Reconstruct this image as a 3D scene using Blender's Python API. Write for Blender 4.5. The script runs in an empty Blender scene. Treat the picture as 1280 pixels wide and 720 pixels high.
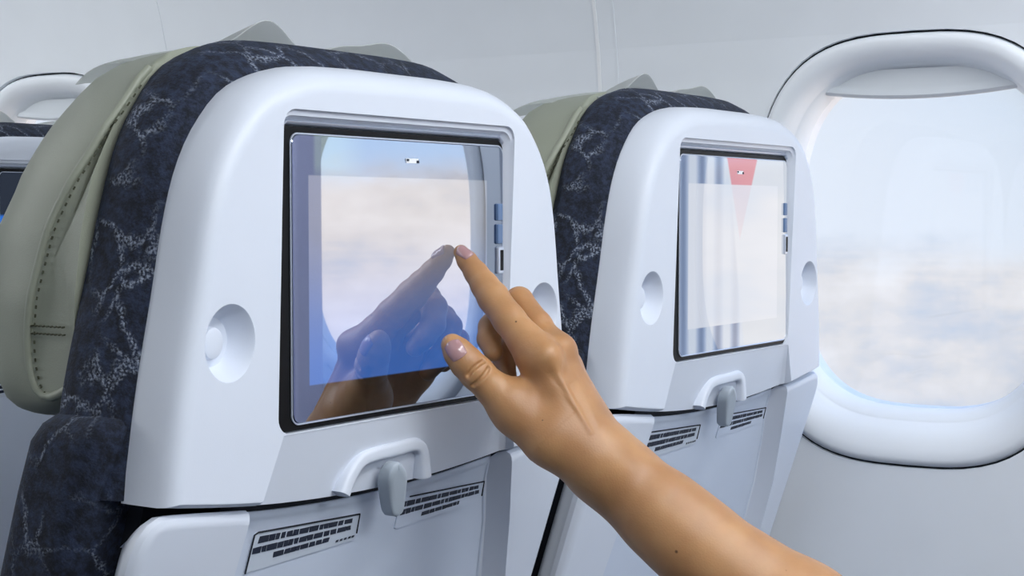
import bpy, bmesh, math, random
import numpy as np
from mathutils import Vector, Matrix

random.seed(4)
S = bpy.context.scene
COL = S.collection
H = 1.12                      # eye height of the camera above the cabin floor
rad = math.radians

# ------------------------------------------------------------------ camera
FPX = 2000.0
TH = rad(33.02)
PH = math.atan(94 / FPX)
_fw = Vector((math.cos(TH), math.sin(TH), 0))
RT = Vector((math.sin(TH), -math.cos(TH), 0))
FWD = _fw * math.cos(PH) - Vector((0, 0, 1)) * math.sin(PH)
UP = Vector((0, 0, 1)) * math.cos(PH) + _fw * math.sin(PH)
cam = bpy.data.cameras.new('camera')
cam.sensor_width = 36.0
cam.lens = 36.0 * FPX / 1280
cam.clip_start = 0.02
co = bpy.data.objects.new('camera', cam)
COL.objects.link(co)
co.matrix_world = Matrix((
    (RT.x, UP.x, -FWD.x, 0), (RT.y, UP.y, -FWD.y, 0), (RT.z, UP.z, -FWD.z, H), (0, 0, 0, 1)))
S.camera = co


def at(px, py, dist):
    """world point measured on the photograph, at a distance along the view axis"""
    return Vector((0, 0, H)) + FWD * dist + RT * (px - 640) / FPX * dist - UP * (py - 360) / FPX * dist


# ------------------------------------------------------------------ materials
def lin(c):
    return tuple(((v / 255 + 0.055) / 1.055) ** 2.4 if v > 10 else v / 255 / 12.92 for v in c)


class NT:
    def __init__(self, name):
        self.m = bpy.data.materials.new(name)
        self.m.use_nodes = True
        self.t = self.m.node_tree
        self.t.nodes.clear()
        self.out = self.n('ShaderNodeOutputMaterial')

    def n(self, kind, **kw):
        nd = self.t.nodes.new(kind)
        for k, v in kw.items():
            if k.startswith('i_'):
                nd.inputs[k[2:].replace('_', ' ')].default_value = v
            else:
                setattr(nd, k, v)
        return nd

    def l(self, a, b):
        self.t.links.new(a, b)

    def bsdf(self, **kw):
        b = self.n('ShaderNodeBsdfPrincipled')
        for k, v in kw.items():
            b.inputs[k.replace('_', ' ')].default_value = v
        self.l(b.outputs[0], self.out.inputs[0])
        return b

    def math(self, op, a, b=None, clamp=False):
        nd = self.n('ShaderNodeMath', operation=op, use_clamp=clamp)
        for i, v in enumerate((a, b)):
            if v is None:
                continue
            if isinstance(v, (int, float)):
                nd.inputs[i].default_value = v
            else:
                self.l(v, nd.inputs[i])
        return nd.outputs[0]

    def mix(self, fac, a, b, blend='MIX'):
        nd = self.n('ShaderNodeMix', data_type='RGBA', blend_type=blend)
        for s, v in (('Factor', fac), ('A', a), ('B', b)):
            sock = [i for i in nd.inputs if i.name == s and (i.type == 'RGBA' or (s == 'Factor' and i.type == 'VALUE'))][0]
            if isinstance(v, (int, float)):
                sock.default_value = v
            elif isinstance(v, tuple):
                sock.default_value = (*v, 1) if len(v) == 3 else v
            else:
                self.l(v, sock)
        return [o for o in nd.outputs if o.type == 'RGBA'][0]

    def ramp(self, fac, stops):
        nd = self.n('ShaderNodeValToRGB')
        el = nd.color_ramp.elements
        while len(el) < len(stops):
            el.new(0.5)
        for e, (p, c) in zip(el, stops):
            e.position = p
            e.color = (*c, 1) if len(c) == 3 else c
        self.l(fac, nd.inputs[0])
        return nd.outputs[0]

    def smooth(self, v, a, b):
        nd = self.n('ShaderNodeMapRange', interpolation_type='SMOOTHSTEP')
        self.l(v, nd.inputs[0])
        nd.inputs[1].default_value = a
        nd.inputs[2].default_value = b
        return nd.outputs[0]

    def objco(self):
        return self.n('ShaderNodeTexCoord').outputs['Object']


def plain(name, rgb, rough=0.5, metal=0.0, bump=0.0, bscale=300, spec=0.5, coat=0.0):
    t = NT(name)
    b = t.bsdf(Roughness=rough, Metallic=metal)
    b.inputs['Specular IOR Level'].default_value = spec
    b.inputs['Coat Weight'].default_value = coat
    nz = t.n('ShaderNodeTexNoise')
    nz.inputs['Scale'].default_value = 14
    t.l(t.objco(), nz.inputs[0])
    c = lin(rgb)
    t.l(t.mix(nz.outputs[0], tuple(v * 0.97 for v in c), tuple(min(1, v * 1.03) for v in c)), b.inputs['Base Color'])
    if bump:
        n2 = t.n('ShaderNodeTexNoise')
        n2.inputs['Scale'].default_value = bscale
        t.l(t.objco(), n2.inputs[0])
        bp = t.n('ShaderNodeBump')
        bp.inputs['Strength'].default_value = bump
        bp.inputs['Distance'].default_value = 0.001
        t.l(n2.outputs[0], bp.inputs['Height'])
        t.l(bp.outputs[0], b.inputs['Normal'])
    return t.m


M = {}
M['shell'] = plain('pale plastic', (221, 227, 238), 0.42, bump=0.03, bscale=900)
M['tray'] = plain('tray plastic', (212, 221, 236), 0.45, bump=0.03, bscale=900)
M['wall'] = plain('cabin wall plastic', (236, 240, 245), 0.55)
M['wframe'] = plain('window surround plastic', (238, 242, 247), 0.45)
M['shade'] = plain('shade plastic', (214, 219, 224), 0.5)
M['black'] = plain('black gloss', (6, 7, 10), 0.45, spec=0.2)
M['gap'] = plain('dark gap', (22, 26, 36), 0.8)
M['hookgrey'] = plain('latch grey', (176, 186, 196), 0.35)
M['silver'] = plain('silver trim', (205, 213, 228), 0.3, metal=0.6)
M['carpet'] = plain('carpet', (46, 56, 78), 0.95, bump=0.4, bscale=400)
M['ceiling'] = plain('ceiling panel', (232, 234, 232), 0.7)
M['ink'] = plain('placard ink', (24, 32, 52), 0.6)
M['plate'] = plain('placard plate', (205, 213, 224), 0.5)
M['leather'] = None
M['mark_white'] = plain('white mark', (245, 246, 248), 0.5)
M['rubber'] = plain('port blue grey', (96, 122, 160), 0.35)


def leather():
    t = NT('olive leather')
    b = t.bsdf(Roughness=0.48)
    nz = t.n('ShaderNodeTexNoise')
    nz.inputs['Scale'].default_value = 9
    t.l(t.objco(), nz.inputs[0])
    t.l(t.mix(nz.outputs[0], lin((150, 155, 138)), lin((164, 168, 152))), b.inputs['Base Color'])
    vo = t.n('ShaderNodeTexNoise')
    vo.inputs['Scale'].default_value = 35
    t.l(t.objco(), vo.inputs[0])
    v2 = t.n('ShaderNodeTexVoronoi')
    v2.inputs['Scale'].default_value = 900
    t.l(t.objco(), v2.inputs[0])
    b1 = t.n('ShaderNodeBump')
    b1.inputs['Strength'].default_value = 0.12
    b1.inputs['Distance'].default_value = 0.0006
    t.l(v2.outputs[0], b1.inputs['Height'])
    b2 = t.n('ShaderNodeBump')
    b2.inputs['Strength'].default_value = 0.10
    b2.inputs['Distance'].default_value = 0.004
    t.l(vo.outputs[0], b2.inputs['Height'])
    t.l(b1.outputs[0], b2.inputs['Normal'])
    t.l(b2.outputs[0], b.inputs['Normal'])
    return t.m


def navy():
    t = NT('navy patterned fabric')
    b = t.bsdf(Roughness=0.85)
    b.inputs['Sheen Weight'].default_value = 0.06
    b.inputs['Sheen Tint'].default_value = (*lin((150, 170, 210)), 1)
    oc = t.objco()
    # warp the coordinates so that the leaf-like veins wander
    w = t.n('ShaderNodeTexNoise')
    w.inputs['Scale'].default_value = 30
    w.inputs['Detail'].default_value = 4
    t.l(oc, w.inputs[0])
    add = t.n('ShaderNodeVectorMath', operation='MULTIPLY_ADD')
    t.l(w.outputs['Color'], add.inputs[0])
    add.inputs[1].default_value = (0.03, 0.03, 0.03)
    t.l(oc, add.inputs[2])
    vo = t.n('ShaderNodeTexVoronoi', feature='DISTANCE_TO_EDGE')
    vo.inputs['Scale'].default_value = 32
    t.l(add.outputs[0], vo.inputs['Vector'])
    vein = t.math('SUBTRACT', 1.0, t.smooth(vo.outputs[0], 0.0, 0.085))
    gr = t.n('ShaderNodeTexNoise')
    gr.inputs['Scale'].default_value = 620
    gr.inputs['Detail'].default_value = 3
    t.l(oc, gr.inputs[0])
    grain = t.smooth(gr.outputs[0], 0.40, 0.68)
    pt = t.n('ShaderNodeTexNoise')
    pt.inputs['Scale'].default_value = 18
    t.l(oc, pt.inputs[0])
    patch = t.smooth(pt.outputs[0], 0.42, 0.66)
    v = t.math('MULTIPLY', t.math('MULTIPLY', vein, grain), patch)
    gr2 = t.n('ShaderNodeTexNoise')
    gr2.inputs['Scale'].default_value = 150
    gr2.inputs['Detail'].default_value = 6
    gr2.inputs['Roughness'].default_value = 0.75
    t.l(oc, gr2.inputs[0])
    mott = t.smooth(gr2.outputs[0], 0.36, 0.70)
    base = t.mix(mott, lin((11, 15, 27)), lin((44, 55, 80)))
    t.l(t.mix(v, base, lin((150, 160, 178))), b.inputs['Base Color'])
    bp = t.n('ShaderNodeBump')
    bp.inputs['Strength'].default_value = 0.5
    bp.inputs['Distance'].default_value = 0.0012
    t.l(t.math('ADD', gr.outputs[0], v), bp.inputs['Height'])
    t.l(bp.outputs[0], b.inputs['Normal'])
    return t.m


def cloth():
    t = NT('thin white cover cloth')
    b = t.bsdf(Roughness=0.8)
    b.inputs['Base Color'].default_value = (*lin((240, 243, 242)), 1)
    tr = t.n('ShaderNodeBsdfTranslucent')
    tr.inputs[0].default_value = (*lin((240, 243, 242)), 1)
    tp = t.n('ShaderNodeBsdfTransparent')
    m1 = t.n('ShaderNodeMixShader')
    m1.inputs[0].default_value = 0.6
    t.l(b.outputs[0], m1.inputs[1])
    t.l(tr.outputs[0], m1.inputs[2])
    m2 = t.n('ShaderNodeMixShader')
    m2.inputs[0].default_value = 0.25
    t.l(m1.outputs[0], m2.inputs[1])
    t.l(tp.outputs[0], m2.inputs[2])
    t.l(m2.outputs[0], t.out.inputs[0])
    nz = t.n('ShaderNodeTexNoise')
    nz.inputs['Scale'].default_value = 60
    t.l(t.objco(), nz.inputs[0])
    bp = t.n('ShaderNodeBump')
    bp.inputs['Strength'].default_value = 0.2
    bp.inputs['Distance'].default_value = 0.002
    t.l(nz.outputs[0], bp.inputs['Height'])
    t.l(bp.outputs[0], b.inputs['Normal'])
    return t.m


def skin(moles):
    t = NT('skin')
    b = t.bsdf(Roughness=0.42)
    b.inputs['Subsurface Weight'].default_value = 0.18
    b.inputs['Subsurface Radius'].default_value = (0.012, 0.005, 0.003)
    b.inputs['Subsurface Scale'].default_value = 0.5
    oc = t.objco()
    nz = t.n('ShaderNodeTexNoise')
    nz.inputs['Scale'].default_value = 26
    nz.inputs['Detail'].default_value = 5
    t.l(oc, nz.inputs[0])
    c = t.mix(t.smooth(nz.outputs[0], 0.3, 0.7), lin((172, 124, 82)), lin((192, 144, 98)))
    for p, r in moles:
        d = t.n('ShaderNodeVectorMath', operation='DISTANCE')
        t.l(oc, d.inputs[0])
        d.inputs[1].default_value = p
        f = t.math('SUBTRACT', 1.0, t.smooth(d.outputs['Value'], r * 0.6, r * 1.3))
        c = t.mix(t.math('MULTIPLY', f, 0.85), c, lin((66, 40, 26)))
    t.l(c, b.inputs['Base Color'])
    n2 = t.n('ShaderNodeTexVoronoi')
    n2.inputs['Scale'].default_value = 700
    t.l(oc, n2.inputs[0])
    bp = t.n('ShaderNodeBump')
    bp.inputs['Strength'].default_value = 0.12
    bp.inputs['Distance'].default_value = 0.0004
    t.l(n2.outputs[0], bp.inputs['Height'])
    t.l(bp.outputs[0], b.inputs['Normal'])
    return t.m


def display(kind):
    """mirror-like glass over a lit display with one pale rectangular picture"""
    t = NT('display ' + kind)
    oc = t.objco()
    sp = t.n('ShaderNodeSeparateXYZ')
    t.l(oc, sp.inputs[0])
    x, z = sp.outputs[0], t.math('SUBTRACT', sp.outputs[2], H)

    def box(x0, x1, z0, z1, e=0.0006):
        a = t.math('MULTIPLY', t.smooth(x, x0 - e, x0 + e), t.math('SUBTRACT', 1.0, t.smooth(x, x1 - e, x1 + e)))
        c = t.math('MULTIPLY', t.smooth(z, z0 - e, z0 + e), t.math('SUBTRACT', 1.0, t.smooth(z, z1 - e, z1 + e)))
        return t.math('MULTIPLY', a, c)
    b = t.bsdf(Roughness=0.015, Metallic=1.0)
    if kind == 'a':
        b.inputs['Base Color'].default_value = (0.35, 0.39, 0.465, 1)
        r = box(-0.0955, 0.096, -0.104, 0.0225)
        u = t.smooth(z, -0.104, 0.0)
        col = t.mix(u, (0.02, 0.10, 0.36), (0.17, 0.16, 0.15))
        em = t.mix(r, (0.0, 0.0, 0.0), col)
        g = t.math('MULTIPLY', t.math('SUBTRACT', 1.0, t.smooth(x, -0.075, -0.035)), t.smooth(x, -0.092, -0.088))
        g = t.math('MULTIPLY', g, t.smooth(z, 0.018, 0.03))
        em = t.mix(t.math('MULTIPLY', g, 0.5), em, (0.16, 0.22, 0.10))
        t.l(em, b.inputs['Emission Color'])
        b.inputs['Emission Strength'].default_value = 1.0
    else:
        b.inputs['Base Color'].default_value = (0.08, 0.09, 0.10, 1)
        # reflection painted into emission: pale drapes, red wedge; plus a displayed white page
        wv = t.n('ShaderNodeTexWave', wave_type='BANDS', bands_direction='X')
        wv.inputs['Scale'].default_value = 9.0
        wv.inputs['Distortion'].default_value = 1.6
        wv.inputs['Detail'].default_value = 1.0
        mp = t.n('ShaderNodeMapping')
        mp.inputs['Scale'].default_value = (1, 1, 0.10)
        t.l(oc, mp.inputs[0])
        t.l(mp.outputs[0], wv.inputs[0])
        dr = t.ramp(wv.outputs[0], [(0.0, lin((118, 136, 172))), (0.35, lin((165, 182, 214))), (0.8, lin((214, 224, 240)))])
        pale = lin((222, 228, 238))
        # painted drapes end along a line that leans to the right downwards
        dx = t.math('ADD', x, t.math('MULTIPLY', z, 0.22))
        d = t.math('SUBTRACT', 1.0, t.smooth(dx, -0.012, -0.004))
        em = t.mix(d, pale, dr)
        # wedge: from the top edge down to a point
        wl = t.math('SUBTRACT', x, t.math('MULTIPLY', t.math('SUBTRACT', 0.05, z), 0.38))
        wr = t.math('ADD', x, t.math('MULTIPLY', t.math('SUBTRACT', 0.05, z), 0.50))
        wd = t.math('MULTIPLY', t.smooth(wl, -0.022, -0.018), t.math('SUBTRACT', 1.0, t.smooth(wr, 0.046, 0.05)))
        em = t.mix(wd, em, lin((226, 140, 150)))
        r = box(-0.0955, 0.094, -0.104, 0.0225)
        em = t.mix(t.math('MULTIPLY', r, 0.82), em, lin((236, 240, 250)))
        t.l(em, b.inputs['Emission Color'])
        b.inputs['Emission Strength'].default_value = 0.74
    if kind == 'c':
        em = t.mix(t.smooth(z, -0.005, -0.001), lin((20, 108, 215)), (0.004, 0.005, 0.01))
        t.l(em, b.inputs['Emission Color'])
        b.inputs['Emission Strength'].default_value = 0.9
        b.inputs['Base Color'].default_value = (0.05, 0.06, 0.08, 1)
    return t.m


def pane_mat():
    t = NT('window pane')
    tp = t.n('ShaderNodeBsdfTransparent')
    tp.inputs[0].default_value = (0.97, 0.98, 1, 1)
    gl = t.n('ShaderNodeBsdfGlossy')
    gl.inputs['Roughness'].default_value = 0.02
    df = t.n('ShaderNodeBsdfTranslucent')
    df.inputs[0].default_value = (0.95, 0.97, 1, 1)
    m1 = t.n('ShaderNodeMixShader')
    m1.inputs[0].default_value = 0.15
    t.l(tp.outputs[0], m1.inputs[1])
    t.l(df.outputs[0], m1.inputs[2])
    m2 = t.n('ShaderNodeMixShader')
    m2.inputs[0].default_value = 0.03
    t.l(m1.outputs[0], m2.inputs[1])
    t.l(gl.outputs[0], m2.inputs[2])
    t.l(m2.outputs[0], t.out.inputs[0])
    return t.m


def curtain_mat():
    return plain('lilac grey curtain', (206, 206, 232), 0.85, bump=0.3, bscale=500)


M['leather'] = leather()
M['navy'] = navy()
M['cloth'] = cloth()
M['pane'] = pane_mat()
M['curtain'] = curtain_mat()
M['display_a'] = display('a')
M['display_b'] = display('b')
M['display_c'] = display('c')
M['stitch'] = plain('olive thread', (74, 76, 58), 0.8)
M['nail'] = plain('mauve nail', (178, 138, 138), 0.22, coat=0.5)


# ------------------------------------------------------------------ mesh helpers
def link(name, me, mat, parent=None, angle=38, loc=None, weighted=True):
    me.name = name
    me.materials.clear()
    me.materials.append(mat)
    for p in me.polygons:
        p.use_smooth = True
    if angle:
        me.set_sharp_from_angle(angle=rad(angle))
    o = bpy.data.objects.new(name, me)
    COL.objects.link(o)
    if parent is not None:
        o.parent = parent
    if loc is not None:
        o.location = loc
    if weighted:
        wn = o.modifiers.new('weighted', 'WEIGHTED_NORMAL')
        wn.keep_sharp = True
        wn.weight = 80
    return o


def to_mesh(bm, recalc=True):
    if recalc:
        bmesh.ops.recalc_face_normals(bm, faces=bm.faces[:])
    me = bpy.data.meshes.new('m')
    bm.to_mesh(me)
    bm.free()
    return me


def loft(loops, cap0=True, cap1=True, bm=None, closed=True):
    own = bm is None
    bm = bm or bmesh.new()
    rows = [[bm.verts.new(p) for p in lp] for lp in loops]
    n = len(loops[0])
    for a, b in zip(rows, rows[1:]):
        for i in range(n if closed else n - 1):
            j = (i + 1) % n
            bm.faces.new((a[i], a[j], b[j], b[i]))
    if closed and cap0:
        bm.faces.new(rows[0][::-1])
    if closed and cap1:
        bm.faces.new(rows[-1])
    return bm


def box(bm, c, s, mat=None):
    r = bmesh.ops.create_cube(bm, size=1)
    for v in r['verts']:
        p = Vector((v.co.x * s[0], v.co.y * s[1], v.co.z * s[2]))
        if mat is not None:
            p = mat @ p
        v.co = p + Vector(c)
    return r['verts']


def bevelled(bm, w, seg=2, angle=30):
    es = [e for e in bm.edges if len(e.link_faces) == 2 and e.calc_face_angle(0) > rad(angle)]
    bmesh.ops.bevel(bm, geom=es, offset=w, segments=seg, affect='EDGES', profile=0.5, clamp_overlap=True)
    return bm


def boolean(me, cutters):
    a = bpy.data.objects.new('a', me)
    COL.objects.link(a)
    tmp = []
    for c in cutters:
        b = bpy.data.objects.new('b', c)
        COL.objects.link(b)
        tmp.append(b)
        md = a.modifiers.new('b', 'BOOLEAN')
        md.operation = 'DIFFERENCE'
        md.solver = 'EXACT'
        md.object = b
    dg = bpy.context.evaluated_depsgraph_get()
    res = bpy.data.meshes.new_from_object(a.evaluated_get(dg))
    for o in [a] + tmp:
        bpy.data.objects.remove(o)
    return res


def catmull(pts, n):
    """n points evenly along a smooth open curve through pts"""
    P = [np.array(p, float) for p in pts]
    P = [2 * P[0] - P[1]] + P + [2 * P[-1] - P[-2]]
    out = []
    for i in range(1, len(P) - 2):
        for k in range(16):
            t = k / 16
            a, b, c, d = P[i - 1:i + 3]
            out.append(0.5 * ((2 * b) + (-a + c) * t + (2 * a - 5 * b + 4 * c - d) * t * t + (-a + 3 * b - 3 * c + d) * t ** 3))
    out.append(P[-2])
    out = np.array(out)
    s = np.r_[0, np.cumsum(np.linalg.norm(np.diff(out, axis=0), axis=1))]
    q = np.linspace(0, s[-1], n)
    return np.stack([np.interp(q, s, out[:, k]) for k in range(out.shape[1])], 1)


def tube(path, r, n=10, bm=None, cap=True):
    path = [Vector(p) for p in path]
    loops = []
    up = None
    for i, p in enumerate(path):
        d = (path[min(i + 1, len(path) - 1)] - path[max(i - 1, 0)]).normalized()
        if up is None:
            up = d.orthogonal().normalized()
        up = (up - d * up.dot(d)).normalized()
        s = d.cross(up)
        rr = r[i] if isinstance(r, (list, tuple)) else r
        loops.append([p + (up * math.cos(2 * math.pi * k / n) + s * math.sin(2 * math.pi * k / n)) * rr for k in range(n)])
    return loft(loops, cap, cap, bm)


def rrect(x0, x1, z0, z1, r, n=6):
    pts = []
    for cx, cz, a0 in ((x1 - r, z1 - r, 0), (x0 + r, z1 - r, 90), (x0 + r, z0 + r, 180), (x1 - r, z0 + r, 270)):
        for k in range(n + 1):
            a = rad(a0 + 90 * k / n)
            pts.append((cx + r * math.cos(a), cz + r * math.sin(a)))
    return pts


def empty(name, loc, label, cat, group=None):
    o = bpy.data.objects.new(name, None)
    o.empty_display_size = 0.05
    COL.objects.link(o)
    o.location = loc
    o['label'] = label
    o['category'] = cat
    if group:
        o['group'] = group
    return o


def structure(o):
    o['kind'] = 'structure'
    return o


# ------------------------------------------------------------------ the cabin seat (seen from behind)
TU = math.tan(rad(2))
TL = math.tan(rad(18))


def up_(x, d, z):      # upper back: x across, d depth in front of its rear face, z relative to the eye
    return Vector((x, d - TU * (z + 0.13), z + H))


def lo_(x, d, z):      # lower back, reclined further
    return Vector((x, 0.004 + d - TL * (z + 0.165), z + H))


def tv(loc):           # tapered helper for vertical-plane points
    return Vector((loc[0], loc[1], loc[2] + H))


HALF = [(0.0, 0.0905), (0.055, 0.0902), (0.1, 0.0872), (0.1375, 0.0745), (0.160, 0.0545), (0.1755, 0.030),
        (0.1855, -0.001), (0.1945, -0.0475), (0.2045, -0.098), (0.2125, -0.154)]
right = catmull(HALF, 40)
left = right[::-1][:-1] * np.array([-1, 1])
TOP = np.concatenate([left, right])          # from the bottom left over the top to the bottom right


def normals(P):
    t = np.gradient(P, axis=0)
    n = np.stack([-t[:, 1], t[:, 0]], 1)
    return n / np.linalg.norm(n, axis=1)[:, None]


NRM = normals(TOP)                            # outward


def gap_z(x):
    return -0.1792 + 0.018 * (abs(x) / 0.213) ** 2


def outline(side, top, drop=0.0, bottom=None):
    """the back outline grown by side/top; closed by the curved lower edge"""
    k = np.clip(NRM[:, 1], 0, 1)[:, None]
    P = TOP + NRM * (side * (1 - k) + top * k)
    x0, x1 = P[0, 0], P[-1, 0]
    if bottom is None:
        xs = np.linspace(x1, x0, 26)
        bt = np.stack([xs, [gap_z(x) - drop for x in xs]], 1)
        P[0, 1] = bt[-1, 1]
        P[-1, 1] = bt[0, 1]
    else:
        xs = np.linspace(x1, x0, 26)
        bt = np.stack([xs, np.full(26, bottom)], 1)
        P[0, 1] = P[-1, 1] = bottom
    return np.concatenate([P, bt[1:-1]])


def make_shell(root):
    lp = []
    for d, s, t, dr in ((0.038, -0.001, -0.001, 0.0), (0.030, 0, 0, 0.0), (0.018, 0, -0.0005, 0.0), (0.010, -0.0005, -0.003, 0.0),
                        (0.0050, -0.0018, -0.0068, -0.0006), (0.0018, -0.0044, -0.0108, -0.0018), (0.0003, -0.0075, -0.0145, -0.003),
                        (0.0, -0.0105, -0.018, -0.0042)):
        lp.append([up_(x, d, z) for x, z in outline(s, t, dr)])
    me = to_mesh(loft(lp))
    # screen recess: straight rim, then a ledge that slopes down to the display
    cut = []
    for y, top, e in ((-0.05, 0.0612, 0.0), (-0.0045, 0.0608, 0.0), (-0.0035, 0.0572, -0.0004), (-0.0010, 0.0566, -0.0008), (0.0042, 0.0515, -0.003)):
        cut.append([tv((x, y, z)) for x, z in rrect(-0.1248 - e * 0.3, 0.1214 + e, -0.1310, top, 0.010)])
    cutters = [to_mesh(loft(cut))]
    # finger wells
    for sx in (-1, 1):
        cx, cz = 0.1665 * sx, -0.0735
        loops = []
        for d, rr in ((-0.02, 1.10), (-0.0005, 1.06), (0.0012, 0.99), (0.004, 0.93), (0.010, 0.80), (0.015, 0.66)):
            loops.append([up_(cx + 0.0198 * rr * math.cos(a), d, cz + 0.0215 * rr * math.sin(a)) for a in np.linspace(0, 2 * math.pi, 40, endpoint=False)])
        cutters.append(to_mesh(loft(loops)))
    # hollowed field under the screen
    loops = []
    zt, zb = -0.1318, -0.205
    for k in range(7):
        pass
    a = [up_(-0.1193, -0.03, zt), up_(0.1225, -0.03, zt), up_(0.147, -0.03, zb), up_(-0.1535, -0.03, zb)]
    b = [up_(-0.1193, 0.0002, zt), up_(0.1215, 0.0002, zt), up_(0.143, 0.0135, zb), up_(-0.1535, 0.0135, zb)]
    c = [up_(-0.1193, 0.0003, zt), up_(0.1160, 0.0006, zt), up_(0.136, 0.0190, zb), up_(-0.1530, 0.0190, zb)]
    cutters.append(to_mesh(loft([a, b, c])))
    me = boolean(me, cutters)
    sh = link('back_shell', me, M['shell'], root, 32)
    # pivot button inside each finger well
    for sx in (-1, 1):
        bm = bmesh.new()
        cx, cz = 0.1665 * sx - 0.0065, -0.0735
        loops = []
        for d, rr in ((0.0165, 0.0085), (0.0085, 0.0085), (0.0068, 0.0080), (0.0060, 0.0066), (0.0058, 0.003)):
            loops.append([up_(cx + rr * 0.95 * math.cos(a), d, cz + rr * 1.1 * math.sin(a)) for a in np.linspace(0, 2 * math.pi, 24, endpoint=False)])
        loft(loops, bm=bm)
        link('pivot_button', to_mesh(bm), M['shell'], sh, 40)
    return sh


def make_screen(root, disp):
    b = [[tv((x, y, z)) for x, z in rrect(-0.1225 + i, 0.1185 - i, -0.1302 + i, 0.0512 - i, 0.007)] for y, i in ((0.006, 0), (0.0022, 0), (0.0016, 0.0008))]
    bz = link('screen_bezel', to_mesh(loft(b)), M['black'], root, 40)
    g = [[tv((x, y, z)) for x, z in rrect(-0.1108 + i, 0.1165 - i, -0.1262 + i, 0.0468 - i, 0.006)] for y, i in ((0.004, 0), (0.0012, 0), (0.0004, 0.0007))]
    gl = link('display_glass', to_mesh(loft(g)), disp, bz, 30)
    rim = bmesh.new()
    ring = [tv((x, 0.0011, z)) for x, z in rrect(-0.1111, 0.1168, -0.1265, 0.0471, 0.0062)]
    tube(ring + ring[:2], 0.0006, 6, rim)
    link('glass_rim', to_mesh(rim), M['silver'], bz, 60)
    bm = bmesh.new()
    loops = []
    for x in (-0.1205, -0.1150, 0.1120, 0.1165):
        k = 0.0 if abs(x) < 0.1155 else 0.004
        loops.append([tv((x, y, z - k)) for y, z in ((0.0036, 0.0515), (0.0006, 0.0524), (-0.0004, 0.0538), (0.0006, 0.0552), (0.0036, 0.0556))])
    loft(loops, bm=bm)
    link('ledge_trim', to_mesh(bm), M['silver'], bz, 50)
    # sensor mark above the picture
    bm = bmesh.new()
    box(bm, tv((0.0085, 0.0002, 0.0338)), (0.013, 0.0006, 0.0030))
    sm = link('sensor_mark', to_mesh(bm), M['mark_white'], bz, 30)
    bm = bmesh.new()
    box(bm, tv((0.0032, -0.0002, 0.0343)), (0.0022, 0.0006, 0.0014))
    box(bm, tv((0.0140, -0.0002, 0.0333)), (0.0026, 0.0006, 0.0018))
    link('sensor_dot', to_mesh(bm), M['ink'], sm, 30)
    # side keys and the small socket on the right edge
    for z0, z1, mt in ((-0.0055, 0.0065, 'rubber'), (-0.022, -0.008, 'rubber')):
        bm = bmesh.new()
        box(bm, tv((0.1105, -0.0002, (z0 + z1) / 2)), (0.0062, 0.003, z1 - z0))
        bevelled(bm, 0.001)
        link('side_button', to_mesh(bm), M[mt], bz, 30)
    bm = bmesh.new()
    box(bm, tv((0.1115, -0.0002, -0.0335)), (0.0072, 0.003, 0.0195))
    bevelled(bm, 0.0012)
    us = link('headphone_socket', to_mesh(bm), M['silver'], bz, 30)
    bm = bmesh.new()
    box(bm, tv((0.1118, -0.0016, -0.0335)), (0.0034, 0.001, 0.0145))
    link('socket_slot', to_mesh(bm), M['black'], us, 30)
    return gl


def make_lower(root):
    # frame of the lower back, wider than the upper one, with the tray sunk into it
    def sect(side, dep):
        half = [(-0.2385, -0.60), (-0.2390, -0.35), (-0.2392, -0.23), (-0.2390, -0.197), (-0.2368, -0.181), (-0.2310, -0.1705), (-0.2215, -0.1655), (-0.208, -0.1660), (-0.180, -0.1690), (-0.145, -0.1730), (-0.10, -0.1775), (-0.05, -0.1808), (0, -0.1820)]
        L = catmull(half, 70)
        R = L[::-1][1:] * np.array([-1, 1])
        Q = np.concatenate([L, R])
        Q[:, 0] *= 0.957
        N = normals(Q)
        Q = Q + N * side
        return [lo_(x, dep, z) for x, z in Q]
    lp = [sect(s, d) for d, s in ((0.034, -0.023), (0.028, -0.0175), (0.022, -0.0115), (0.016, -0.006), (0.011, -0.0018), (0.006, -0.0012), (0.0025, -0.003), (0.0006, -0.006), (0.0, -0.0095))]
    me = to_mesh(loft(lp))
    zt, zb = -0.150, -0.60
    zz = [-0.150, -0.18, -0.23, -0.28, -0.36, -0.62]
    xr = [0.139, 0.1415, 0.163, 0.1815, 0.192, 0.196]
    xl = [-0.1385, -0.1395, -0.1425, -0.147, -0.155, -0.158]
    loops = []
    for d, f in ((-0.04, 0.0), (0.0, 0.0), (0.008, 0.003), (0.0165, 0.008), (0.0185, 0.014)):
        R = [(x - f, z) for x, z in zip(xr, zz)]
        L = [(x + f * 0.25, z) for x, z in zip(xl, zz)]
        loops.append([lo_(x, d, z) for x, z in L + R[::-1]])
    me = boolean(me, [to_mesh(loft(loops))])
    fr = link('lower_shell', me, M['shell'], root, 32)
    return fr


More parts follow.
